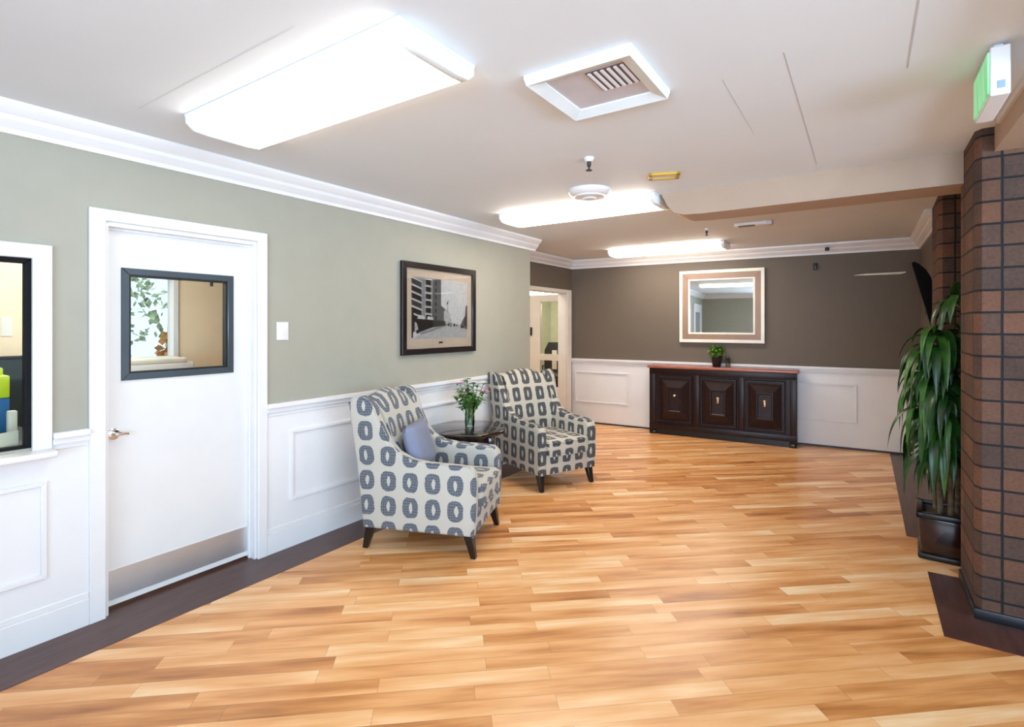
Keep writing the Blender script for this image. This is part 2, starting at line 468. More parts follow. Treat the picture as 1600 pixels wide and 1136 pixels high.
# ceiling board joints
JOINT = mat('ceiling_joint_grey', (0.52, 0.52, 0.53), 0.8)
m = MB()
m.box((2.990, 2.15, H - 0.0015), (2.993, 3.75, H + 0.01)); m.box((3.372, 1.2, H - 0.0015), (3.377, 2.55, H + 0.01))
m.box((2.756, 2.25, H - 0.001), (2.758, 3.0, H + 0.01)); m.box((0.45, 1.05, H - 0.001), (1.65, 1.052, H + 0.01))
struct(m.build('trim_3', JOINT))

# crown moulding
CR = [(0, 2.370), (0.014, 2.370), (0.018, 2.392), (0.030, 2.402), (0.052, 2.425), (0.058, 2.444), (0.070, 2.452), (0.092, 2.474), (0.098, 2.482), (0.10, H), (0, H)]
def crown(name, along, a, b, base, sgn, **kw):
    m = MB()
    if along == 'y': m.prism([(base + sgn * p[0], p[1]) for p in CR], 'y', a, b)
    else: m.prism([(base + sgn * p[0], p[1]) for p in CR], 'x', a, b)
    return struct(m.build(name, M_WHITE, smooth=25, **kw))
crown('trim_4', 'y', -3.48, 5.30, 0, 1)
crown('trim_5', 'y', 5.2, 7.35, BX0, 1)
crown('trim_6', 'x', 0.0, 4.36, 0, -1, loc=(BX0, BY0, 0), rot=(0, 0, BACK_ANG))
crown('trim_7', 'y', 5.75, 7.57, 3.77, -1)
crown('trim_8', 'x', 0.0, 3.7, -3.48, 1)

# wainscot: panel field, chair rail, baseboard, moulding frames
def wains(frame, u0, u1, panels, idx):
    """frame: function(mesh, (u0,z0),(u1,z1), depth0, depth1)"""
    m = MB(); frame(m, (u0, 0), (u1, 0.955), 0, 0.006)
    frame(m, (u0, 0.925), (u1, 0.955), 0, 0.022); frame(m, (u0, 0.955), (u1, 0.985), 0, 0.040); frame(m, (u0, 0.900), (u1, 0.912), 0, 0.012)
    for p0, p1 in panels:
        frame(m, (p0, 0.315), (p1, 0.79), 0.004, 0.020, ring=0.022)
    return m
def mkframe(axis, f0, sg):
    def fr_(m, a, b, d0, d1, ring=0):
        lo, hi = sorted((f0 + sg * d0, f0 + sg * d1))
        if ring: m.ring(axis, (a[0], a[1], b[0], b[1]), (a[0] + ring, a[1] + ring, b[0] - ring, b[1] - ring), lo, hi, 0.0025)
        elif axis == 'x': m.box((lo, a[0], a[1]), (hi, b[0], b[1]), 0.0025 if d1 > 0.01 else 0, 1)
        else: m.box((a[0], lo, a[1]), (b[0], hi, b[1]), 0.0025 if d1 > 0.01 else 0, 1)
    return fr_
fl = mkframe('x', 0, 1)
def base(frame, u0, u1):
    m = MB(); frame(m, (u0, 0), (u1, 0.135), 0, 0.018); frame(m, (u0, 0.135), (u1, 0.165), 0, 0.012); return m
k = 9
for u0, u1, pn in ((-3.48, 1.003, [(-3.3, -2.2), (-2.1, -0.75), (-0.65, 0.839)]), (1.943, 5.2, [(2.113, 2.92), (3.06, 5.05)])):
    if u1 < 1.1:   # under the reception window
        m = MB(); frame = fl
        m2 = wains(fl, -3.48, -0.66, pn[:2], 0); struct(m2.build('trim_%d' % k, M_WHITE)); k += 1
        fl(m, (-0.66, 0), (0.86, 0.87), 0, 0.006)
        fl(m, (-0.65, 0.30), (0.839, 0.76), 0.004, 0.020, ring=0.022)
        fl(m, (0.86, 0), (1.003, 0.955), 0, 0.006); fl(m, (0.86, 0.925), (1.003, 0.955), 0, 0.022); fl(m, (0.86, 0.955), (1.003, 0.985), 0, 0.04); fl(m, (0.86, 0.9), (1.003, 0.912), 0, 0.012)
        struct(m.build('trim_%d' % k, M_WHITE)); k += 1
    else:
        struct(wains(fl, u0, u1, pn, 0).build('trim_%d' % k, M_WHITE)); k += 1
    struct(base(fl, u0, u1).build('baseboard_left', M_WHITE))
fb = mkframe('y', 0, -1)
struct(wains(fb, 0.01, 4.34, [(0.06, 0.915), (3.05, 3.73)], 0).build('trim_%d' % k, M_WHITE, loc=(BX0, BY0, 0), rot=(0, 0, BACK_ANG))); k += 1
m = MB(); fb(m, (0.01, 0), (4.33, 0.022), 0, 0.016); struct(m.build('base_strip_back', mat('dark_blue_strip', (0.03, 0.03, 0.045), 0.4), loc=(BX0, BY0, 0), rot=(0, 0, BACK_ANG)))  # thin dark strip along the foot of the far wall
fr = mkframe('x', 3.77, -1)
struct(wains(fr, 5.76, 7.52, [(5.9, 7.4)], 0).build('trim_%d' % k, M_WHITE)); k += 1

# ------------------------------------------------------------------ white door
d = sroot('door_1')
m = MB()
m.ring('x', (1.003, 0, 1.945, 2.093), (1.072, 0, 1.883, 2.035), 0, 0.022, 0.004, skip='b')
m.ring('x', (1.068, 0, 1.888, 2.036), (1.088, 0, 1.868, 2.012), -0.12, -0.001, skip='b')
m.ring('x', (1.0885, 0, 1.8675, 2.0115), (1.098, 0, 1.858, 2.0), -0.061, -0.048, skip='b')
m.build('door_frame', M_WHITE, d)
m = MB()
y0, y1, z0, z1 = 1.164, 1.763, 1.203, 1.807; X1, X0_ = -0.062, -0.104
m.ring('x', (1.0895, 0.02, 1.8665, 2.010), (y0 + .01, z0 + .01, y1 - .01, z1 - .01), X0_, X1)
sl = m.build('door_leaf', M_DOOR, d)
m = MB(); tf = 0.036
m.ring('x', (y0, z0, y1, z1), (y0 + tf, z0 + tf, y1 - tf, z1 - tf), -0.115, -0.050, 0.003)
m.build('vision_frame', M_GUN, sl)
m = MB()
m.ring('x', (y0 + tf, z0 + tf, y1 - tf, z1 - tf), (y0 + tf + .009, z0 + tf + .009, y1 - tf - .009, z1 - tf - .009), -0.10, -0.058)
m.box((-0.075, 1.63, z1 - tf - 0.035), (-0.055, 1.64, z1 - tf))
m.build('glazing_gasket', M_BLACK, sl)
MB().box((-0.084, y0 + .02, z0 + .02), (-0.080, y1 - .02, z1 - .02)).build('glass_pane', M_GLASS, sl)
m = MB().box((-0.063, 1.095, 0.05), (-0.059, 1.862, 0.208), 0.001, 1)
m.build('kick_plate', M_STEEL, sl)
m = MB(); rx = Matrix.Rotation(PI / 2, 3, 'Y')
m.lathe([(0.030, 0), (0.030, 0.006), (0.024, 0.010), (0.012, 0.012), (0.011, 0.045)], (-0.062, 1.128, 0.925), 20, rot=rx)
m.tube([(-0.022, 1.128, 0.925), (-0.018, 1.14, 0.926), (-0.018, 1.158, 0.926), (-0.022, 1.185, 0.922)], [0.011, 0.012, 0.010, 0.008], 10)
m.build('lever_handle', M_CHROME, sl)

# white glazed door further back along the left wall (seen in the mirror)
d4 = sroot('door_4'); m = MB(); m.ring('x', (-2.9, 0, -1.3, 2.15), (-2.8, 0, -1.4, 2.05), 0.0, 0.05, 0.004, skip='b'); m.build('door_frame', M_WHITE, d4)
m = MB(); m.ring('x', (-2.8, 0.01, -1.4, 2.05), (-2.6, 0.9, -1.6, 1.9), 0.005, 0.042); m.build('door_leaf', M_DOOR, d4)
MB().box((0.02, -2.6, 0.9), (0.028, -1.6, 1.9)).build('glass_pane', mat('dim_glass', (0.35, 0.38, 0.38), 0.1), d4)

# ------------------------------------------------------------------ reception window
wn = sroot('window_1')
m = MB()
m.ring('x', (-0.66, 0.912, 0.858, 1.878), (-0.59, 0.912, 0.786, 1.812), 0, 0.022, 0.003, skip='b')
m.ring('x', (-0.60, 0.912, 0.80, 1.815), (-0.59, 0.912, 0.79, 1.812), -0.12, -0.001, skip='b')
m.build('window_casing', M_WHITE, wn)
MB().box((-0.12, -0.70, 0.880), (0.10, 0.862, 0.912), 0.010, 3).build('window_sill', M_WHITE, wn)
m = MB()
m.ring('x', (-0.59, 0.914, 0.79, 1.812), (-0.562, 0.940, 0.764, 1.788), -0.045, -0.012, 0.003)
m.build('window_frame', mat('matt_black_frame', (0.008, 0.008, 0.009), 0.6, spec=0.15), wn)
MB().box((-0.032, -0.57, 0.93), (-0.028, 0.775, 1.80)).build('window_pane', glass('office_pane', refl=0.008), wn)

# ------------------------------------------------------------------ corridor doorway in the recess
d2 = sroot('door_2'); m = MB()
m.ring('x', (5.80, 0, 7.29, 2.04), (5.955, 0, 7.15, 1.985), -0.56, -0.538, 0.003, skip='b')
m.ring('x', (5.95, 0, 7.16, 1.995), (5.965, 0, 7.145, 1.98), -0.70, -0.561, skip='b')
m.build('door_frame', M_CREAM, d2)
# glazed corridor partition door
d3 = sroot('door_3'); m = MB()
m.box((-3.2, 8.28, 0), (-1.70, 8.34, 2.05)); m.box((-1.27, 8.28, 0), (-0.68, 8.34, 2.05))
m.box((-1.70, 8.28, 1.93), (-1.27, 8.34, 2.05)); m.box((-1.70, 8.28, 0.86), (-1.27, 8.34, 0.97)); m.box((-1.70, 8.28, 0.28), (-1.27, 8.34, 0.37))
m.build('door_leaf', M_CREAM, d3)
m = MB(); m.box((-1.70, 8.308, 0.96), (-1.27, 8.312, 1.94)); m.box((-1.70, 8.308, 0.36), (-1.27, 8.312, 0.87)); m.build('glass_pane', M_GLASS, d3)
tag(MB().box((-1.95, 8.235, 1.31), (-1.865, 8.28, 1.46), 0.01).build('wall_phone', M_BLACK), 'small black box on the cream frame beyond the far doorway', 'wall phone')
t_ = thing('corridor_emitter', 'glowing bar added for the bright gap above the cream partition', 'light', (-1.75, 8.5, 2.07))  # added glowing bar, stands in for the lit gap over the partition
MB().box((-0.65, -0.06, 0), (0.65, 0.06, 0.10), 0.01).build('diffuser', LITO, t_)
MB().box((-0.66, -0.065, 0.10), (0.66, 0.065, 0.13)).build('housing', M_FIX, t_)
for sx in (-0.5, 0.5): MB().tube([(sx, 0, 0.12), (sx, 0, H - 2.07)], 0.006).build('hanger', M_FIX, t_)
t_ = thing('corridor_emitter', 'added unseen ceiling light just inside the far doorway', 'light', (-1.7, 6.7, H))  # added out of sight to brighten the facing side of the partition
MB().box((-0.6, -0.2, -0.06), (0.6, 0.2, 0), 0.01).build('diffuser', LITO, t_)
MB().box((-0.62, -0.22, -0.02), (0.62, 0.22, 0)).build('housing', M_FIX, t_)
t_ = thing('corridor_emitter', 'corridor ceiling light behind the glazed partition', 'light', (-2.0, 9.8, H))
MB().box((-0.7, -0.2, -0.06), (0.7, 0.2, 0), 0.01).build('diffuser', LITO, t_)
MB().box((-0.72, -0.22, -0.02), (0.72, 0.22, 0)).build('housing', M_FIX, t_)
m = MB(); m.box((-3.3, 11.3, 0), (-0.56, 11.42, H)); m.box((-3.3, 4.5, 0), (-3.2, 11.4, H)); struct(m.build('wall_corridor', mat('corridor_paint', lin(205, 205, 175), 0.6)))
struct(MB().box((-3.2, 5.08, 0), (-0.56, 5.19, H)).build('wall_corridor_end', M_CREAM))


def office_chair(x, y, rz, label):
    t = thing('office_chair', label, 'chair', (x, y, 0), rz, 'black chairs beyond the corridor glass')
    MB().box((-0.24, -0.24, 0.42), (0.24, 0.24, 0.50), 0.03, 3).build('seat', M_BLACK, t)
    m = MB(); m.prism([(-0.22, 0.55), (0.22, 0.55), (0.21, 1.0), (0.13, 1.16), (-0.13, 1.16), (-0.21, 1.0)], 'y', 0.20, 0.25, 0.012); m.build('backrest', M_BLACK, t)
    m = MB().box((-0.05, -0.255 + 0.44, 0.62), (0.05, 0.262, 1.0), 0.01); m.build('back_panel', M_CREAM, t)
    for sx in (-1, 1):
        for sy in (-1, 1):
            MB().tube([(0.2 * sx, 0.2 * sy, 0.44), (0.23 * sx, 0.23 * sy, 0.0)], 0.014).build('leg', M_GUN, t)
        m = MB().tube([(0.25 * sx, 0.2, 0.45), (0.26 * sx, 0.2, 0.68), (0.26 * sx, -0.18, 0.68)], 0.016); m.build('armrest', M_BLACK, t)
office_chair(-1.95, 9.4, PI + 0.25, 'black chair with pale back stripe seen through the glazed partition')
office_chair(-1.62, 10.2, PI - 0.15, 'black chair further back behind the glazed partition')
t_ = thing('side_table', 'dark low cabinet standing past the glazed partition', 'cabinet', (-1.9, 10.75, 0))
MB().box((-0.75, -0.2, 0.08), (0.45, 0.2, 0.80), 0.01).build('body', M_ESP, t_); MB().box((-0.78, -0.22, 0.80), (0.48, 0.22, 0.83), 0.005).build('top', M_TABLE, t_)

# ------------------------------------------------------------------ office behind the left wall
m = MB(); xo = -2.0
m.box((xo - .1, -1.6, 0), (xo, 1.60, H)); m.box((xo - .1, 2.28, 0), (xo, 4.6, H)); m.box((xo - .1, 1.60, 0), (xo, 2.28, 1.02)); m.box((xo - .1, 1.60, 1.96), (xo, 2.28, H))
m.box((xo, -1.7, 0), (-0.12, -1.6, H)); m.box((xo, 4.5, 0), (-0.12, 4.6, H))
struct(m.build('wall_office', M_BEIGE))
wn2 = sroot('window_2'); m = MB()
m.box((xo - .1, 1.60, 1.02), (xo + .02, 1.64, 1.96)); m.box((xo - .1, 2.25, 1.02), (xo + .02, 2.29, 1.96)); m.box((xo - .1, 1.6, 1.93), (xo + .02, 2.29, 1.98)); m.box((xo - .1, 1.6, 1.02), (xo + .06, 2.31, 1.05))
m.build('window_frame', M_WHITE, wn2); MB().box((xo - .06, 1.6, 1.02), (xo - .056, 2.28, 1.96)).build('window_pane', M_GLASS, wn2)
t_ = thing('office_light', 'lit ceiling fixture inside the office behind the reception window', 'light', (-1.1, 1.25, H))
MB().box((-0.6, -0.2, -0.06), (0.6, 0.2, 0), 0.01).build('diffuser', LITO, t_); MB().box((-0.62, -0.22, -0.02), (0.62, 0.22, 0)).build('housing', M_FIX, t_)
# stack of paper trays below the office window, outdoors beyond it
t_ = thing('printer', 'white printer on a cabinet seen through the door window', 'printer', (-1.72, 1.92, 1.04))
MB().box((-0.2, -0.30, 0), (0.2, 0.30, 0.15), 0.02, 3).build('body', M_WHITE, t_); MB().box((-0.16, -0.24, 0.14), (0.2, 0.24, 0.19), 0.015, 3).build('scanner_lid', M_SILVER, t_)
MB().box((0.2, -0.2, 0.03), (0.24, 0.2, 0.05), 0.004).build('paper_tray', M_FIX, t_)
t_ = thing('filing_cabinet', 'pale filing cabinet under the printer behind the door', 'cabinet', (-1.72, 1.92, 0))
MB().box((-0.26, -0.45, 0), (0.22, 0.45, 1.04), 0.006).build('body', M_CREAM, t_)
for zz in (0.08, 0.38, 0.68):
    dr = MB().box((0.22, -0.43, zz), (0.235, 0.43, zz + 0.27), 0.004).build('drawer', M_CREAM, t_)
    MB().box((0.235, -0.08, zz + 0.2), (0.25, 0.08, zz + 0.215)).build('handle', M_GUN, dr)
DK = mat('dark_teal_panel', lin(22, 38, 42), 0.5)
t_ = thing('office_screen', 'dark teal office partition behind the reception window', 'partition', (xo + 0.30, 0.55, 0))
MB().box((-0.02, -1.2, 0), (0.02, 0.82, 1.265), 0.008).build('panel', DK, t_); MB().box((-0.025, -1.2, 1.265), (0.025, 0.82, 1.285), 0.004).build('top_rail', M_BLACK, t_)
tag(MB().box((xo, 1.105, 1.42), (xo + 0.004, 1.165, 1.56)).build('wall_notice', mat('notice_paper', (0.8, 0.8, 0.78), 0.7)), 'white paper on the beige office wall behind the reception window', 'paper')
t_ = thing('office_desk', 'dark desk just inside the reception window', 'desk', (-0.75, 0.3, 0))
MB().box((-0.35, -0.9, 0.84), (0.58, 0.70, 0.875), 0.004).build('desktop', M_GUN, t_)
for sx in (-0.3, 0.5):
    for sy in (-0.85, 0.55): MB().box((sx - .03, sy - .03, 0), (sx + .03, sy + .03, 0.84)).build('leg', M_BLACK, t_)
HV = mat('lime_plastic', lin(205, 230, 40), 0.5); BL = mat('blue_plastic', lin(40, 110, 170), 0.5)
for i, (dx, dy, zz, hh, mt, lb) in enumerate([(-1.0, 0.895, 0.875, 0.20, BL, 'blue binder standing on the desk behind reception glass'), (-1.0, 0.895, 1.075, 0.13, HV, 'lime green box on top of the blue binder behind reception glass'), (-1.04, 0.875, 1.205, 0.045, HV, 'small lime green box topmost behind reception glass')]):
    tag(MB().box((dx - .10, dy - .045, zz), (dx + .08, dy + .02, zz + hh), 0.008).build('binder' if i == 0 else 'storage_box', mt), lb, 'binder' if i == 0 else 'box')
t_ = tag(MB().prism([(-0.04, 0.875), (-0.30, 0.875), (-0.30, 0.93), (-0.04, 1.0)][::-1], 'y', -0.1, 0.1, 0.004).build('paper_stack', mat('cream_paper', lin(235, 228, 205), 0.7)), 'sloping cream paper stack behind the reception window', 'papers')
t_.location = (-0.03, 0.70, 0.0); t_.rotation_euler = (0, 0, 0.5)
tag(MB().box((-0.42, 0.79, 0.875), (-0.38, 0.825, 1.06), 0.004).build('card_holder', mat('cream_card', lin(230, 226, 210), 0.6)), 'upright cream card behind the reception paper stack', 'card')

# outdoors past the office window
G1 = mat('hedge_leaves', (0.42, 0.48, 0.30), 0.8, var=0.8, scale=7); G2 = mat('autumn_leaves', (0.60, 0.28, 0.08), 0.8, var=0.5, scale=9); GR = mat('pale_paving', (0.75, 0.78, 0.8), 0.8, var=0.1)
struct(MB().box((-16, -4, -0.12), (-3.4, 20, -0.02)).build('ground', GR))
rnd = random.Random(4)


def bush(name, loc, r, h, mt, label, cat, n=420, tr=0.05):
    t = thing(name, label, cat, loc); m = MB()
    for i in range(n):
        a = rnd.uniform(0, 2 * PI); b = math.acos(rnd.uniform(-1, 1)); q = rnd.uniform(0.4, 1)
        p = Vector((r * q * math.sin(b) * math.cos(a), r * q * math.sin(b) * math.sin(a), h * 0.6 + h * 0.4 * q * math.cos(b)))
        s1 = Vector([rnd.gauss(0, 1) for _ in range(3)]).normalized() * 0.07; s2 = s1.cross(Vector([rnd.gauss(0, 1) for _ in range(3)])).normalized() * 0.045
        m.quad(p - s1, p - s2, p + s1, p + s2)
    m.build('foliage', mt, t); MB().tube([(0, 0, 0), (0.05, 0, h * 0.3), (0, 0.04, h * 0.7)], [tr, tr * .8, tr * .5]).build('trunk', mat('bark', (0.12, 0.08, 0.05), 0.9), t)
bush('tree', (-6.6, 4.2, -0.02), 1.5, 4.4, G1, 'green leafy tree outdoors seen through the door window', 'tree', 900, 0.1)
bush('shrub', (-5.0, 3.75, -0.02), 0.40, 1.62, G2, 'orange autumn shrub outdoors seen through the door window', 'shrub')

# ------------------------------------------------------------------ ceiling fixtures


def wrap_light(x0, x1, y0, y1, drop, label, lit=None):
    t = thing('ceiling_light', label, 'light', ((x0 + x1) / 2, (y0 + y1) / 2, H), 0, 'wraparound fluorescent ceiling lights')
    lx, ly = (x1 - x0) / 2, (y1 - y0) / 2
    MB().box((-lx, -ly, -0.014), (lx, ly, 0), 0.002, 1).build('housing', M_FIX, t)
    prof = [(-ly * .98, -0.014), (-ly * .97, -drop * .55), (-ly * .80, -drop * .93), (-ly * .5, -drop), (ly * .5, -drop), (ly * .80, -drop * .93), (ly * .97, -drop * .55), (ly * .98, -0.014)]
    MB().prism(prof, 'x', -lx + 0.02, lx - 0.04, 0.004, 2).build('diffuser', lit or LIT, t)
    m = MB(); pe = [(a * 1.01, b if b > -0.02 else b - 0.002) for a, b in prof]
    m.prism(pe, 'x', lx - 0.04, lx, 0.006, 2); m.build('end_cap', mat('pale_end_cap', (0.85, 0.92, 0.93), 0.3), t)
    m = MB().prism(pe, 'x', -lx, -lx + 0.02, 0.004, 2); m.build('end_cap', MATS['pale_end_cap'], t)
    return t
wrap_light(0.56, 1.99, 1.20, 1.60, 0.075, 'largest bright fluorescent ceiling light, nearest the white door')
wrap_light(0.50, 1.93, 3.86, 4.24, 0.075, 'middle fluorescent ceiling light behind the round white detector', LIT2)
wrap_light(0.40, 1.87, 6.50, 6.86, 0.08, 'farthest fluorescent ceiling light in front of the mirror wall', LIT2)

t = thing('air_vent', 'square white ceiling air vent with a grey face and small louvre', 'vent', (2.325, 2.0, H))
m = MB(); a_, b_ = 0.225, 0.165
for sx, sy, horiz in ((0, 1, 1), (0, -1, 1), (1, 0, 0), (-1, 0, 0)):
    m.prism([(a_, 0.0), (a_, -0.012), (a_ - 0.008, -0.040), (b_, -0.020), (b_, 0.0)], 'y', -a_ * 0.998, a_ * 0.998, 0)
    vs = [v for v in m.b.verts if not v.tag]
    ang = {(1, 0): 0, (0, 1): PI / 2, (-1, 0): PI, (0, -1): -PI / 2}[(sx, sy)]
    for v in vs:   # mitre, then turn the side into place
        v.co.y *= abs(v.co.x) / a_
    bmesh.ops.rotate(m.b, cent=(0, 0, 0), matrix=Matrix.Rotation(ang, 3, 'Z'), verts=vs)
    for v in vs: v.tag = True
m.build('frame', mat('vent_white', (0.78, 0.84, 0.86), 0.4), t)
MB().box((-0.17, -0.17, -0.014), (0.17, 0.17, -0.002)).build('face_plate', M_GREYV, t)
m = MB().box((0.0, -0.135, -0.0155), (0.165, 0.045, -0.0145)); m.build('louvre_opening', mat('vent_dark', (0.16, 0.13, 0.15), 0.6), t)
for i in range(6):
    MB().box((0.008 + i * 0.027, -0.13, -0.022), (0.022 + i * 0.027, 0.04, -0.015), 0.002, 1).build('louvre_blade', M_WHITE, t)

t = thing('smoke_detector', 'round white ceiling detector overlapping the middle light', 'detector', (1.545, 3.55, H))
MB().lathe([(0.155, 0), (0.155, -0.02), (0.14, -0.038), (0.115, -0.045), (0.11, -0.055), (0.05, -0.060)], n=32).build('base', M_WHITE, t)
MB().lathe([(0.05, -0.058), (0.045, -0.068), (0.02, -0.07)], n=20).build('sensor', M_FIX, t)


def sprinkler(x, y, label, esc=0.03):
    t = thing('sprinkler', label, 'sprinkler', (x, y, H), 0, 'ceiling sprinklers')
    MB().lathe([(esc, 0), (esc, -0.006), (0.018, -0.022), (0.015, -0.024)], n=20).build('escutcheon', M_WHITE, t)
    MB().lathe([(0.013, -0.022), (0.012, -0.050), (0.007, -0.055), (0.006, -0.072), (0.019, -0.074), (0.019, -0.077)], n=12).build('nozzle', mat('dark_bronze', (0.06, 0.055, 0.05), 0.4, 0.6), t)
sprinkler(1.87, 2.86, 'dark sprinkler with white collar in front of the middle light')
sprinkler(1.885, 5.62, 'small dark sprinkler beside the farthest fluorescent light', 0.02)
t = thing('access_plate', 'small yellowed square plate on the ceiling right of the sprinkler', 'plate', (2.13, 3.46, H), 0.35)
YE = mat('yellowed_metal', lin(200, 160, 60), 0.4)
m = MB()
for a, b in (((-.1, -.06), (.1, -.04)), ((-.1, .04), (.1, .06)), ((-.1, -.06), (-.075, .06)), ((.075, -.06), (.1, .06))): m.box((a[0], a[1], -0.018), (b[0], b[1], 0), 0.002, 1)
m.build('frame', YE, t); MB().box((-.075, -.04, -0.01), (.075, .04, 0)).build('cover', M_WHITE, t)
t = thing('ceiling_speaker', 'long slim grey device on the ceiling above the mirror', 'sensor', (2.34, 5.55, H))
MB().box((-0.17, -0.05, -0.035), (0.15, 0.05, 0), 0.01, 3).build('body', M_FIX, t); MB().box((0.12, -0.052, -0.04), (0.17, 0.052, -0.002), 0.006).build('end_cap', M_GREYV, t)
MB().box((-0.13, -0.055, -0.042), (0.02, -0.02, -0.03), 0.003).build('sensor_strip', mat('bronze', (0.15, 0.10, 0.07), 0.5), t)

# exit sign
t = thing('exit_sign', 'green faced exit sign box hanging from the ceiling by the brick pier', 'sign', (3.6, 2.49, 0))
MB().box((0.006, 0, 2.312), (0.06, 0.31, 2.485), 0.003, 1).build('housing', M_WHITE, t)
tt = NT('green_lit_panel')
gn = tt.n('ShaderNodeMapping'); tt.L.new(tt.obj(), gn.inputs[0]); gn.inputs['Scale'].default_value = (1, 26, 3)
gc = tt.ramp(tt.noise(gn.outputs[0], 1.5, 3), [(0.35, (0.16, 0.62, 0.26, 1)), (0.7, (0.40, 0.86, 0.50, 1))])
tt.L.new(gc, tt.p.inputs['Base Color']); tt.L.new(gc, tt.p.inputs['Emission Color']); tt.p.inputs['Emission Strength'].default_value = 0.45
MB().box((0.0, 0.012, 2.325), (0.007, 0.298, 2.472), 0.001, 1).build('lit_panel', tt.m, t)
MB().box((0.02, 0.03, 2.483), (0.045, 0.28, 2.5)).build('mounting_rail', M_FIX, t)
MB().box((0.024, -0.002, 2.335), (0.046, 0.004, 2.362), 0.001, 1).build('test_window', mat('blue_grey_lens', lin(150, 170, 195), 0.3), t)

# ------------------------------------------------------------------ wall items on the left wall
t = thing('light_switch', 'white switch plate on the grey wall beside the door', 'switch', (0, 2.061, 1.46))
MB().box((0, -0.042, -0.06), (0.006, 0.042, 0.06), 0.002, 2).build('plate', M_WHITE, t); MB().box((0.004, -0.017, -0.033), (0.009, 0.017, 0.033), 0.001, 1).build('rocker', M_DOOR, t)

t = thing('framed_picture', 'black framed old street photograph with cream mat above the armchairs', 'picture', (0, 3.132, 1.243))
W, Hh = 1.0, 0.80
m = MB()
FRP = 0.052
for pts in ([(0, 0), (W, 0), (W - FRP, FRP), (FRP, FRP)], [(W, 0), (W, Hh), (W - FRP, Hh - FRP), (W - FRP, FRP)], [(W, Hh), (0, Hh), (FRP, Hh - FRP), (W - FRP, Hh - FRP)], [(0, Hh), (0, 0), (FRP, FRP), (FRP, Hh - FRP)]):
    m.prism(pts, 'x', 0.0, 0.034, 0.003, 1)
m.build('frame', mat('black_frame', (0.012, 0.008, 0.008), 0.25), t)
MATC = mat('cream_mat_board', lin(252, 228, 202), 0.8, var=0.02)
MB().box((0.004, 0.03, 0.03), (0.012, W - .03, Hh - .03)).build('mat_board', MATC, t)
MB().box((0.012, 0.475, 0.092), (0.016, 0.525, 0.106)).build('title_plate', M_BLACK, t)
# print: drawn as flat shapes (s to the right, q up, both 0..1 inside the image area)
py0, py1, pz0, pz1 = 0.125, W - 0.115, 0.135, Hh - 0.125
GRY = [mat('print_%d' % i, (v, v, v * 0.98), 0.6, var=0.12, scale=40) for i, v in enumerate((0.008, 0.05, 0.17, 0.40, 0.68, 0.90))]
m = MB(); lay = [0]


def pp(pts, g):
    lay[0] += 1; xx = 0.0125 + lay[0] * 0.00002
    m.quad(*[(xx, py0 + (py1 - py0) * a, pz0 + (pz1 - pz0) * b) for a, b in pts], mi=g)
pp([(0, 0), (1, 0), (1, 1), (0, 1)], 5)                               # pale sky
pp([(0, 0), (1, 0), (1, .22), (.72, .26), (.45, .22), (.15, .08)], 4)  # road
pp([(.10, .10), (.18, .07), (.62, .215), (.52, .22)], 3)
pp([(0, .12), (.5, .22), (.5, 1), (0, 1)], 3)                         # tall building
pp([(.33, .2), (.5, .22), (.5, 1), (.36, 1)], 2)
pp([(.5, .22), (.7, .24), (.66, .40), (.62, .46), (.5, .56)], 2)      # lower block
pp([(.55, .3), (.70, .25), (.67, .42), (.60, .50), (.55, .47)], 4)
pp([(.86, .2), (1, .14), (1, .42), (.95, .38), (.90, .30)], 2); pp([(.93, .22), (1, .18), (1, .58), (.97, .57), (.96, .4)], 1)
for i in range(7):                                                   # left bays and cornices
    q = 0.93 - i * 0.115
    pp([(0, q - .03), (.16, q - .09), (.16, q - .01), (0, q + .05)], 0 if i % 3 else 1)
    pp([(.0, q + .05), (.17, q - .012), (.17, q + .006), (.0, q + .075)], 5)
    pp([(.235, q - .035), (.32, q - .045), (.32, q + .04), (.235, q + .045)], 0)
    pp([(.22, q + .045), (.34, q + .036), (.34, q + .055), (.22, q + .062)], 5)
    if i < 6: pp([(.39, q - .04), (.42, q - .04), (.42, q + .03), (.39, q + .03)], 1)
pp([(.10, .10), (.36, .19), (.36, .31), (.10, .33)], 0); pp([(.36, .19), (.58, .215), (.55, .30), (.36, .31)], 1)
pp([(.09, .33), (.22, .32), (.20, .38), (.12, .39)], 5); pp([(.25, .32), (.36, .31), (.35, .36), (.27, .37)], 5); pp([(0, .02), (.03, .03), (.035, .45), (0, .5)], 0)
pp([(.02, .06), (.12, .10), (.10, .30), (.05, .34), (.02, .3)], 0); pp([(.05, .12), (.11, .16), (.08, .26), (.05, .28)], 4); pp([(.02, .04), (.09, .06), (.07, .12), (.03, .12)], 5)
pp([(.615, .45), (.622, .45), (.622, .62), (.615, .62)], 2); pp([(.60, .57), (.625, .60), (.63, .66), (.60, .60)], 1)
for a, b, h_ in ((.62, .21, .03), (.66, .205, .02), (.73, .205, .045), (.78, .21, .02), (.87, .17, .05), (.90, .175, .03)): pp([(a, b), (a + .03, b), (a + .03, b + h_), (a, b + h_)], 0)
pp([(.58, .25), (.63, .24), (.63, .31), (.58, .32)], 4); pp([(.65, .26), (.68, .25), (.68, .30), (.65, .31)], 4)
m.build('print', GRY, t)
MB().box((0.018, 0.04, 0.04), (0.020, W - .04, Hh - .04)).build('glazing', M_PGLASS, t)

# ------------------------------------------------------------------ armchairs


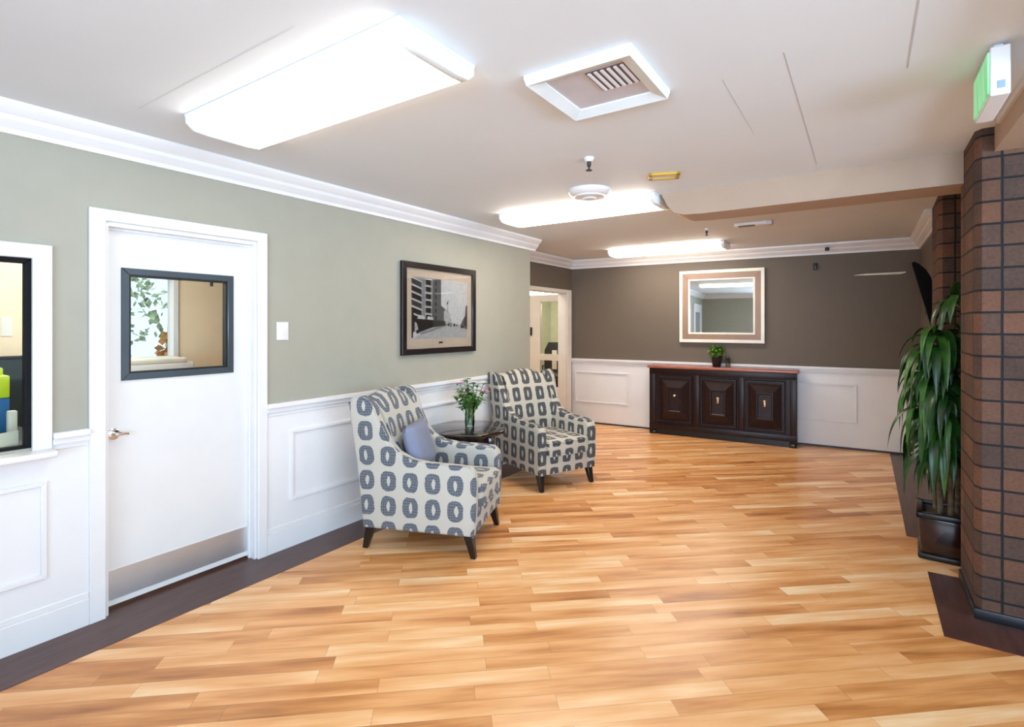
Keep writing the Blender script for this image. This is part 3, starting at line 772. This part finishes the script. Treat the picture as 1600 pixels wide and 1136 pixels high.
def armchair(loc, rz, fab, label):
    t = thing('armchair', label, 'armchair', loc, rz, 'patterned high backed armchairs')
    out = [(-.385, .145), (.385, .145), (.400, .30), (.402, .50), (.392, .555), (.360, .585), (.28, .592), (.08, .598), (-.04, .615), (-.13, .660), (-.195, .735), (-.245, .84), (-.285, .945), (-.325, 1.0), (-.375, 1.022), (-.435, 1.015), (-.468, .975), (-.462, .86), (-.435, .60), (-.405, .35)]
    for sy in (-1, 1):
        m = MB(); m.prism(out, 'y', sy * 0.245, sy * 0.335, 0.022, 3); bmesh.ops.triangulate(m.b, faces=[f for f in m.b.faces if len(f.verts) > 6])
        # ears lean outwards a little at the top
        for v in m.b.verts:
            if v.co.z > 0.6: v.co.y += sy * (v.co.z - 0.6) * 0.10
        arm = m.build('arm', fab, t, uvbox=True, smooth=50)
        ln = MB().tube([(p[0], sy * (0.335 + max(0, (p[1] - 0.6)) * 0.10) - sy * 0.012, p[1] + 0.0) for p in out[1:17]], 0.0065, 6); ln.build('piping', fab, arm, uvbox=True)
    # backrest: lofted with an arched, rolled top
    m = MB(); n = 14; rings = []
    for i in range(n + 1):
        a = i / n * 2 - 1; y = a * 0.262; top = 1.045 - 0.055 * a * a; hollow = 0.025 * a * a
        sec = [(-.385, .15), (-.20, .15), (-.17, .42), (-.195 + hollow, .60), (-.245 + hollow, .80), (-.295 + hollow, top - .08), (-.335 + hollow * .5, top - .02), (-.385, top), (-.435, top - .015), (-.470, top - .06), (-.468, .85), (-.44, .60), (-.41, .35)]
        rings.append([m.b.verts.new((px, y, pz)) for px, pz in sec])
    for i in range(n):
        for j in range(len(rings[0])): q = len(rings[0]); m.b.faces.new((rings[i][j], rings[i][(j + 1) % q], rings[i + 1][(j + 1) % q], rings[i + 1][j]))
    m.b.faces.new(rings[0]); m.b.faces.new(rings[-1][::-1])
    m.build('backrest', fab, t, uvbox=True, smooth=50)
    m = MB(); m.box((-.20, -.247, .145), (.388, .247, .315), 0.012, 2); m.build('seat_base', fab, t, uvbox=True)
    m = MB(); m.box((-.19, -.242, .300), (.425, .242, .455), 0.045, 4)
    for v in m.b.verts:
        if v.co.z > .40: v.co.z += 0.022 * (1 - (v.co.y / .25) ** 2) * max(0, 1 - ((v.co.x - .1) / .34) ** 2)
    cu = m.build('seat_cushion', fab, t, uvbox=True, smooth=60)
    for zz in (.318, .435):
        MB().tube([(-.1, -.238, zz), (.39, -.238, zz), (.422, -.20, zz), (.425, 0, zz), (.422, .20, zz), (.39, .238, zz), (-.1, .238, zz)], 0.006, 6).build('piping', fab, cu, uvbox=True)
    for sx in (-1, 1):
        for sy in (-1, 1):
            x, y = 0.345 * sx, 0.285 * sy
            m = MB(); m.box((-.03, -.03, 0), (.03, .03, .15), 0.004, 1)
            for v in m.b.verts:
                k_ = 0.58 if v.co.z < 0.07 else 1
                v.co.x = v.co.x * k_ + x + (0.035 * sx if v.co.z < 0.07 else 0.0); v.co.y = v.co.y * k_ + y + (0.008 * sy if v.co.z < 0.07 else 0)
            m.build('leg', M_LEG, t)
    return t
A1 = math.radians(20.8); A2 = math.radians(-23.3)
armchair((0.69, 2.805, 0), A1, F1, 'blue grey patterned armchair nearest the door, holding a plain blue pillow')
armchair((0.60, 4.475, 0), A2, F2, 'charcoal patterned armchair right of the dark octagonal side table')
# pillow leaning in the near chair
m = MB(); n = 12
for side in (1, -1):
    g_ = [[None] * (n + 1) for _ in range(n + 1)]
    for i in range(n + 1):
        for j in range(n + 1):
            a, b = i / n * 2 - 1, j / n * 2 - 1; th_ = 0.065 * ((1 - a ** 4) * (1 - b ** 4)) ** 0.5
            pin = 1 - 0.05 * (1 - abs(a * b))
            g_[i][j] = m.b.verts.new((side * th_, a * 0.20 * pin, b * 0.175 * pin))
    for i in range(n):
        for j in range(n): m.b.faces.new((g_[i][j], g_[i + 1][j], g_[i + 1][j + 1], g_[i][j + 1]))
bmesh.ops.remove_doubles(m.b, verts=m.b.verts, dist=0.0005)
pl = m.build('throw_pillow', M_PILLOW, smooth=80)
c_, s_ = math.cos(A1), math.sin(A1); lx, ly = -0.105, -0.035
pl.location = (0.69 + lx * c_ - ly * s_, 2.805 + lx * s_ + ly * c_, 0.645)
pl.rotation_euler = (0, math.radians(-14), A1 + 0.10)
tag(pl, 'plain blue grey pillow leaning on the near armchair back', 'pillow')

# ------------------------------------------------------------------ side table and flowers
TX, TY, TH = 0.325, 3.62, 0.60
t = thing('side_table', 'dark octagonal side table between the two patterned armchairs', 'table', (TX, TY, 0), YAW)
def octo(r, k=0.72): return [(r, -r * (1 - k) * 1.6), (r, r * (1 - k) * 1.6), (r * (1 - k) * 1.6, r), (-r * (1 - k) * 1.6, r), (-r, r * (1 - k) * 1.6), (-r, -r * (1 - k) * 1.6), (-r * (1 - k) * 1.6, -r), (r * (1 - k) * 1.6, -r)]
MB().prism(octo(0.335), 'z', TH - 0.028, TH, 0.008, 3).build('table_top', M_TABLE, t)
MB().prism(octo(0.285), 'z', TH - 0.050, TH - 0.026, 0.006, 2).build('lower_moulding', M_TABLE, t)
m = MB()
for a in range(4):
    R_ = Matrix.Rotation(a * PI / 2, 3, 'Z'); n0 = len(m.b.verts); before = set(m.b.verts)
    m.prism([(-.20, TH - .05), (-.20, TH - .125), (-.15, TH - .10), (-.08, TH - .115), (0, TH - .095), (.08, TH - .115), (.15, TH - .10), (.20, TH - .125), (.20, TH - .05)], 'y', -0.222, -0.205)
    bmesh.ops.rotate(m.b, cent=(0, 0, 0), matrix=R_, verts=[v for v in m.b.verts if v not in before])
m.build('apron', M_TABLE, t)
for sx in (-1, 1):
    for sy in (-1, 1):
        m = MB(); pts = [(0.205, 0.545), (0.215, 0.46), (0.200, 0.30), (0.195, 0.15), (0.215, 0.05), (0.235, 0.0)]
        m.tube([(sx * r_, sy * r_, z_) for r_, z_ in pts], [0.026, 0.028, 0.019, 0.016, 0.018, 0.024], 8); m.build('leg', M_TABLE, t)
MB().prism(octo(0.19), 'z', 0.16, 0.18, 0.004, 1).build('lower_shelf', M_TABLE, t)

STEM = mat('green_stem', (0.10, 0.22, 0.04), 0.6, var=0.3, scale=30)
LEAF = mat('bouquet_leaf', (0.10, 0.25, 0.035), 0.5, var=0.6, scale=25)
PET = mat('white_petal', (0.85, 0.84, 0.82), 0.6); PINK = mat('pink_petal', (0.78, 0.35, 0.52), 0.6); YCEN = mat('yellow_centre', (0.6, 0.6, 0.15), 0.6)
t = thing('flower_vase', 'clear glass vase of white and pink flowers on the side table', 'vase', (TX + 0.01, TY + 0.03, TH))
m = MB(); m.lathe([(0.0, 0.002), (0.040, 0.002), (0.044, 0.05), (0.041, 0.13), (0.054, 0.21), (0.052, 0.21), (0.039, 0.13), (0.041, 0.05), (0.037, 0.012), (0, 0.012)], n=20, cap=False); m.build('vase_glass', glass('vase_clear_glass', (0.80, 0.88, 0.80, 1), 0.14), t)
rv = random.Random(11)


def leaf(m, p, d, L, wd, droop=0.3, mi=None, segs=5):
    d = Vector(d).normalized(); side = d.cross(Vector((0, 0, 1)))
    side = side.normalized() if side.length > 1e-3 else Vector((1, 0, 0)); P0 = Vector(p); prev = None
    def fn():
        nonlocal prev
        dd = d.copy(); P = P0.copy()
        for i in range(segs + 1):
            f = i / segs; ww = wd * math.sin(PI * (0.08 + 0.92 * f) ** 0.75) * 0.5 if f < 1 else 0.0005
            up = side.cross(dd).normalized()
            ring = (m.b.verts.new(P - side * ww + up * ww * 0.35), m.b.verts.new(P), m.b.verts.new(P + side * ww + up * ww * 0.35))
            if prev:
                m.b.faces.new((prev[0], prev[1], ring[1], ring[0])); m.b.faces.new((prev[1], prev[2], ring[2], ring[1]))
            prev = ring; P = P + dd * (L / segs); dd = (dd + Vector((0, 0, -droop * 2.0 / segs))).normalized()
    m._new(fn, mi)
ms = MB(); ml = MB(); heads = []
for i in range(24):
    a = rv.uniform(0, 2 * PI); rr = rv.uniform(0.02, 0.135); hz = rv.uniform(0.27, 0.43) - rr * 0.3
    b0 = Vector((rv.uniform(-.02, .02), rv.uniform(-.02, .02), 0.02)); e = Vector((rr * math.cos(a), rr * math.sin(a), hz))
    ms.tube([b0, (b0 + e) * 0.5 + Vector((0, 0, 0.03)), e], 0.0025, 5); heads.append(e)
    for q in range(8):
        f = rv.uniform(0.45, 1.0); p = b0.lerp(e, f); an = rv.uniform(0, 2 * PI)
        leaf(ml, p, (math.cos(an), math.sin(an), rv.uniform(0, 1.0)), rv.uniform(.055, .095), rv.uniform(.022, .036), 0.5)
ms.build('stems', STEM, t); ml.build('leaves', LEAF, t, smooth=60)
for i, e in enumerate(heads):
    m = MB(); mt = PINK if i % 5 == 0 else PET
    for q in range(7):
        an = q / 7 * 2 * PI; leaf(m, e, (math.cos(an), math.sin(an), 0.35), 0.046, 0.030, 0.2, segs=3)
    if i % 5 == 0: e.x += 0; 
    fl_ = m.build('flower', mt, t, smooth=60); MB().lathe([(0.001, 0.0), (0.006, 0.003), (0.001, 0.008)], tuple(e), 8).build('flower_centre', YCEN, fl_)
m = MB()
for q in range(16):
    an = rv.uniform(0, 2 * PI); p = Vector((0.125, 0.06, 0.33)) + Vector((rv.uniform(-.025, .025), rv.uniform(-.025, .025), rv.uniform(-.02, .02)))
    leaf(m, p, (math.cos(an), math.sin(an), rv.uniform(-.3, .6)), 0.045, 0.012, 0.3, segs=3)
m.build('flower', PINK, t, smooth=60)

# ------------------------------------------------------------------ sideboard
SW, SD, SH = 1.80, 0.265, 0.945
sb = thing('sideboard', 'dark brown sideboard with three panelled doors and a top coloured as orange-lit below the mirror', 'sideboard', bloc(1.305, -0.022 - SD, 0), BACK_ANG)
m = MB()
m.box((0.02, 0.012, 0.10), (SW - .02, SD - .005, SH - .035)); m.box((0, -0.004, 0.0), (0.075, SD - .005, SH - .035), 0.006); m.box((SW - .075, -0.004, 0), (SW, SD - .005, SH - .035), 0.006)
m.box((0.0, -0.006, SH - .115), (SW, 0.03, SH - .034), 0.004); m.box((0.0, -0.006, 0.075), (SW, 0.03, 0.15), 0.004)
for i in (1, 2): xx = 0.075 + i * (SW - .15) / 3; m.box((xx - .035, -0.004, 0.12), (xx + .035, 0.03, SH - .08), 0.006)
m.build('body', M_ESP, sb)
m = MB()
for x_ in (0.012, SW - .085): m.box((x_, -0.012, 0), (x_ + .073, 0.06, 0.05), 0.01)
m.box((0.08, 0.03, 0.0), (SW - .08, SD - .02, 0.09)); m.build('plinth', M_LEG, sb)
MB().box((-0.025, -0.035, SH - 0.035), (SW + .025, SD + 0.002, SH), 0.010, 3).build('top', M_TOP, sb)
for i in range(3):
    x0 = 0.075 + i * (SW - .15) / 3 + 0.037; x1 = x0 + (SW - .15) / 3 - 0.074; z0, z1 = 0.155, SH - 0.12
    m = MB(); m.box((x0, 0.0, z0), (x1, 0.02, z1), 0.003, 1)
    # bevelled raised field
    def ringp(ins, y): return [(x0 + ins, y, z0 + ins * 1.15), (x1 - ins, y, z0 + ins * 1.15), (x1 - ins, y, z1 - ins * 1.15), (x0 + ins, y, z1 - ins * 1.15)]
    levels = [ringp(0.012, 0.0), ringp(0.022, -0.018), ringp(0.040, -0.018), ringp(0.046, 0.004), ringp(0.145, -0.052), ringp(0.158, -0.052), ringp(0.166, -0.042)]
    def fn():
        rs = [[m.b.verts.new(p) for p in lv] for lv in levels]
        for a in range(len(rs) - 1):
            for q in range(4): m.b.faces.new((rs[a][q], rs[a][(q + 1) % 4], rs[a + 1][(q + 1) % 4], rs[a + 1][q]))
        m.b.faces.new(rs[-1])
    m._new(fn); dr = m.build('door', M_ESP, sb, smooth=20)
    kz = 0.50 + 0.03
    kn = MB(); xm = (x0 + x1) / 2
    kn.lathe([(0.016, 0), (0.016, 0.004), (0.007, 0.007), (0.007, 0.016), (0.015, 0.022), (0.014, 0.030), (0.004, 0.034)], (xm, -0.040, kz + .02), 16, rot=Matrix.Rotation(PI / 2, 3, 'X'))
    if i: kn.box((xm - .012, -0.050, kz - .045), (xm + .012, -0.040, kz + .03), 0.003)
    kn.build('knob', M_BRASS, dr)

pc = bloc(1.305 + 0.86, -0.16, SH)
t = thing('potted_plant', 'small bushy green plant in a black pot on the sideboard', 'plant', pc, 0)
MB().lathe([(0.045, 0), (0.048, 0.004), (0.070, 0.125), (0.074, 0.13), (0.074, 0.145), (0.064, 0.145), (0.060, 0.125)], n=20).build('pot', M_BLACK, t)
m = MB(); rv = random.Random(5)
for i in range(260):
    a = rv.uniform(0, 2 * PI); el = rv.uniform(-0.1, 1.4); R0 = rv.uniform(0.01, 0.075)
    p = (R0 * math.cos(a), R0 * math.sin(a), 0.14 + rv.uniform(0, 0.10)); leaf(m, p, (math.cos(a) * math.cos(el), math.sin(a) * math.cos(el), math.sin(el)), rv.uniform(.05, .085), rv.uniform(.025, .04), 0.35, mi=0 if rv.random() < 0.7 else 1, segs=3)
m.build('foliage', [mat('bright_leaf', (0.06, 0.19, 0.02), 0.5, var=0.5, scale=30), mat('lime_leaf', (0.30, 0.42, 0.05), 0.5, var=0.3, scale=30)], t, smooth=60)
jc = bloc(1.305 + 0.99, -0.10, SH)
t = thing('glass_jar', 'small grey glass jar beside the sideboard plant', 'jar', jc)
MB().lathe([(0.03, 0), (0.034, 0.01), (0.034, 0.10), (0.024, 0.12), (0.022, 0.12), (0.031, 0.10), (0.031, 0.012)], n=18).build('jar_body', glass('smoky_glass', (0.86, 0.85, 0.8, 1), 0.04), t)
MB().lathe([(0.025, 0.12), (0.026, 0.125), (0.02, 0.14)], n=16).build('lid', M_GUN, t)

# ------------------------------------------------------------------ mirror
MWd, MHt = 1.075, 0.985
mr = thing('mirror', 'square wall mirror in a taupe and champagne frame above the sideboard', 'mirror', bloc(1.655, 0, 1.262), BACK_ANG)
def rect_ring(m, i0, i1, y0, y1, bev=0.003):
    a, b, c, d_ = i0, MWd - i0, i0, MHt - i0; a1, b1, c1, d1 = i1, MWd - i1, i1, MHt - i1
    for pts in ([(a, c), (b, c), (b1, c1), (a1, c1)], [(b, c), (b, d_), (b1, d1), (b1, c1)], [(b, d_), (a, d_), (a1, d1), (b1, d1)], [(a, d_), (a, c), (a1, c1), (a1, d1)]):
        m.prism(pts, 'y', y0, y1, bev, 1)
m = MB(); rect_ring(m, 0, 0.042, -0.045, 0); m.build('outer_frame', M_SILVER, mr)
m = MB(); rect_ring(m, 0.040, 0.115, -0.034, 0); m.build('middle_band', M_MFRAME, mr)
m = MB(); rect_ring(m, 0.112, 0.137, -0.028, 0); m.build('inner_frame', M_SILVER, mr)
MB().box((0.12, -0.012, 0.12), (MWd - .12, -0.002, MHt - .12)).build('mirror_glass', M_MIRROR, mr)

tag(MB().box((0, 0, 0), (0.045, 0.04, 0.085), 0.008).build('wall_sensor', M_BLACK, loc=bloc(3.275, -0.04, 2.185), rot=(0, 0, BACK_ANG)), 'small black box on the far wall right of the mirror', 'sensor')
tag(MB().box((0, 0, 0), (0.045, 0.04, 0.04), 0.006).build('wall_sensor', M_BLACK, loc=bloc(3.40, -0.105, 2.405), rot=(0, 0, BACK_ANG)), 'tiny dark box on the far wall crown moulding', 'sensor')
m = MB(); m.tube([(0, 0, 0), (0.12, -0.012, 0.003), (0.45, -0.012, 0.004), (0.50, -0.02, 0.012)], [0.002, 0.011, 0.014, 0.008], 8)
tag(m.build('wall_strip', M_SILVER, loc=bloc(3.70, -0.012, 2.098), rot=(0, 0, BACK_ANG)), 'thin white strip high on the far wall near the brick pier', 'rail')  # tapered white strip on the far wall

# dark curved wall panel near the right corner
t = thing('wall_panel', 'black curved panel tilted out from the right wall beside the brick pier', 'panel', (3.77, 6.25, 0))
m = MB()
pts = [(0.0, 1.42), (-0.16, 2.09), (-0.14, 2.10), (-0.10, 2.07), (-0.055, 2.02), (-0.02, 1.95), (0.0, 1.88)]
m.prism(pts, 'y', -0.03, 0.03, 0.004, 1); m.build('panel', mat('matt_black', (0.004, 0.004, 0.004), 0.7, spec=0.1), t)
MB().box((-0.06, -0.02, 1.60), (0.0, 0.02, 1.75)).build('bracket', M_BLACK, t)

# ------------------------------------------------------------------ tall plant in its pot
PX, PY = 3.70, 4.42
t = thing('potted_palm', 'tall drooping leafy plant in a dark square pot behind the brick pier', 'plant', (PX, PY, 0), -0.06)
PW = mat('oxblood_glaze', (0.022, 0.006, 0.006), 0.18, var=0.3, coat=0.4)
m = MB(); m.box((-.165, -.165, 0.035), (.165, .165, .27), 0.012, 2)
for v in m.b.verts:
    if v.co.z < .1: v.co.x *= 0.93; v.co.y *= 0.93
m.build('pot', PW, t)
MB().box((-.168, -.168, 0), (.168, .168, .04), 0.012, 3).build('pot_foot', M_LEG, t)
m = MB(); m.box((-.178, -.178, .262), (.178, -.14, .300), 0.008); m.box((-.178, .14, .262), (.178, .178, .300), 0.008); m.box((-.178, -.178, .262), (-.14, .178, .300), 0.008); m.box((.14, -.178, .262), (.178, .178, .300), 0.008)
m.build('pot_rim', M_LEG, t)
MB().box((-.15, -.15, .24), (.15, .15, .275)).build('soil', mat('soil', (0.05, 0.035, 0.025), 0.95, var=0.4, scale=60, bump=0.6, bscale=60), t)
rv = random.Random(21); CANE = mat('cane_bark', (0.14, 0.10, 0.055), 0.8, var=0.4, scale=30)
PL = mat('dark_glossy_leaf', (0.012, 0.060, 0.008), 0.33, var=0.6, scale=14)
PL2 = mat('mid_green_leaf', (0.04, 0.13, 0.018), 0.35, var=0.5, scale=14)
for (cx_, cy_, hh, nl) in ((-0.05, -0.04, 1.42, 85), (0.04, 0.05, 1.68, 85), (0.0, -0.06, 1.10, 75), (-0.07, 0.06, 1.22, 70)):
    cn = MB().tube([(cx_, cy_, .25), (cx_ * 1.3, cy_ * 1.2, hh * .6), (cx_ * 1.5, cy_ * 1.4, hh)], [0.017, 0.014, 0.010], 8).build('cane', CANE, t)
    m = MB()
    for i in range(nl):
        a = rv.uniform(0, 2 * PI); z = rv.uniform(0.55 * hh, hh + 0.04); el = rv.uniform(0.2, 1.1) if z > hh * .85 else rv.uniform(0.0, 0.7)
        L = rv.uniform(.30, .52)
        if math.cos(a) < -0.2: L *= rv.uniform(0.72, 0.98)
        av = [v for v in m.b.verts]; nv0 = len(av)
        leaf(m, (cx_ * 1.4, cy_ * 1.3, z), (math.cos(a) * math.cos(el), math.sin(a) * math.cos(el), math.sin(el)), L, rv.uniform(.034, .054), rv.uniform(1.9, 3.6), mi=0 if rv.random() < .75 else 1, segs=11)
        m.b.verts.ensure_lookup_table(); nw = [m.b.verts[q] for q in range(nv0, len(m.b.verts))]
        if any(v.co.y + PY < 4.10 and v.co.x + PX > 3.66 or v.co.y + PY > 5.12 and v.co.x + PX > 3.66 or v.co.z < 0.33 for v in nw): bmesh.ops.delete(m.b, geom=nw, context='VERTS')
    m.build('foliage', [PL, PL2], cn, smooth=60)
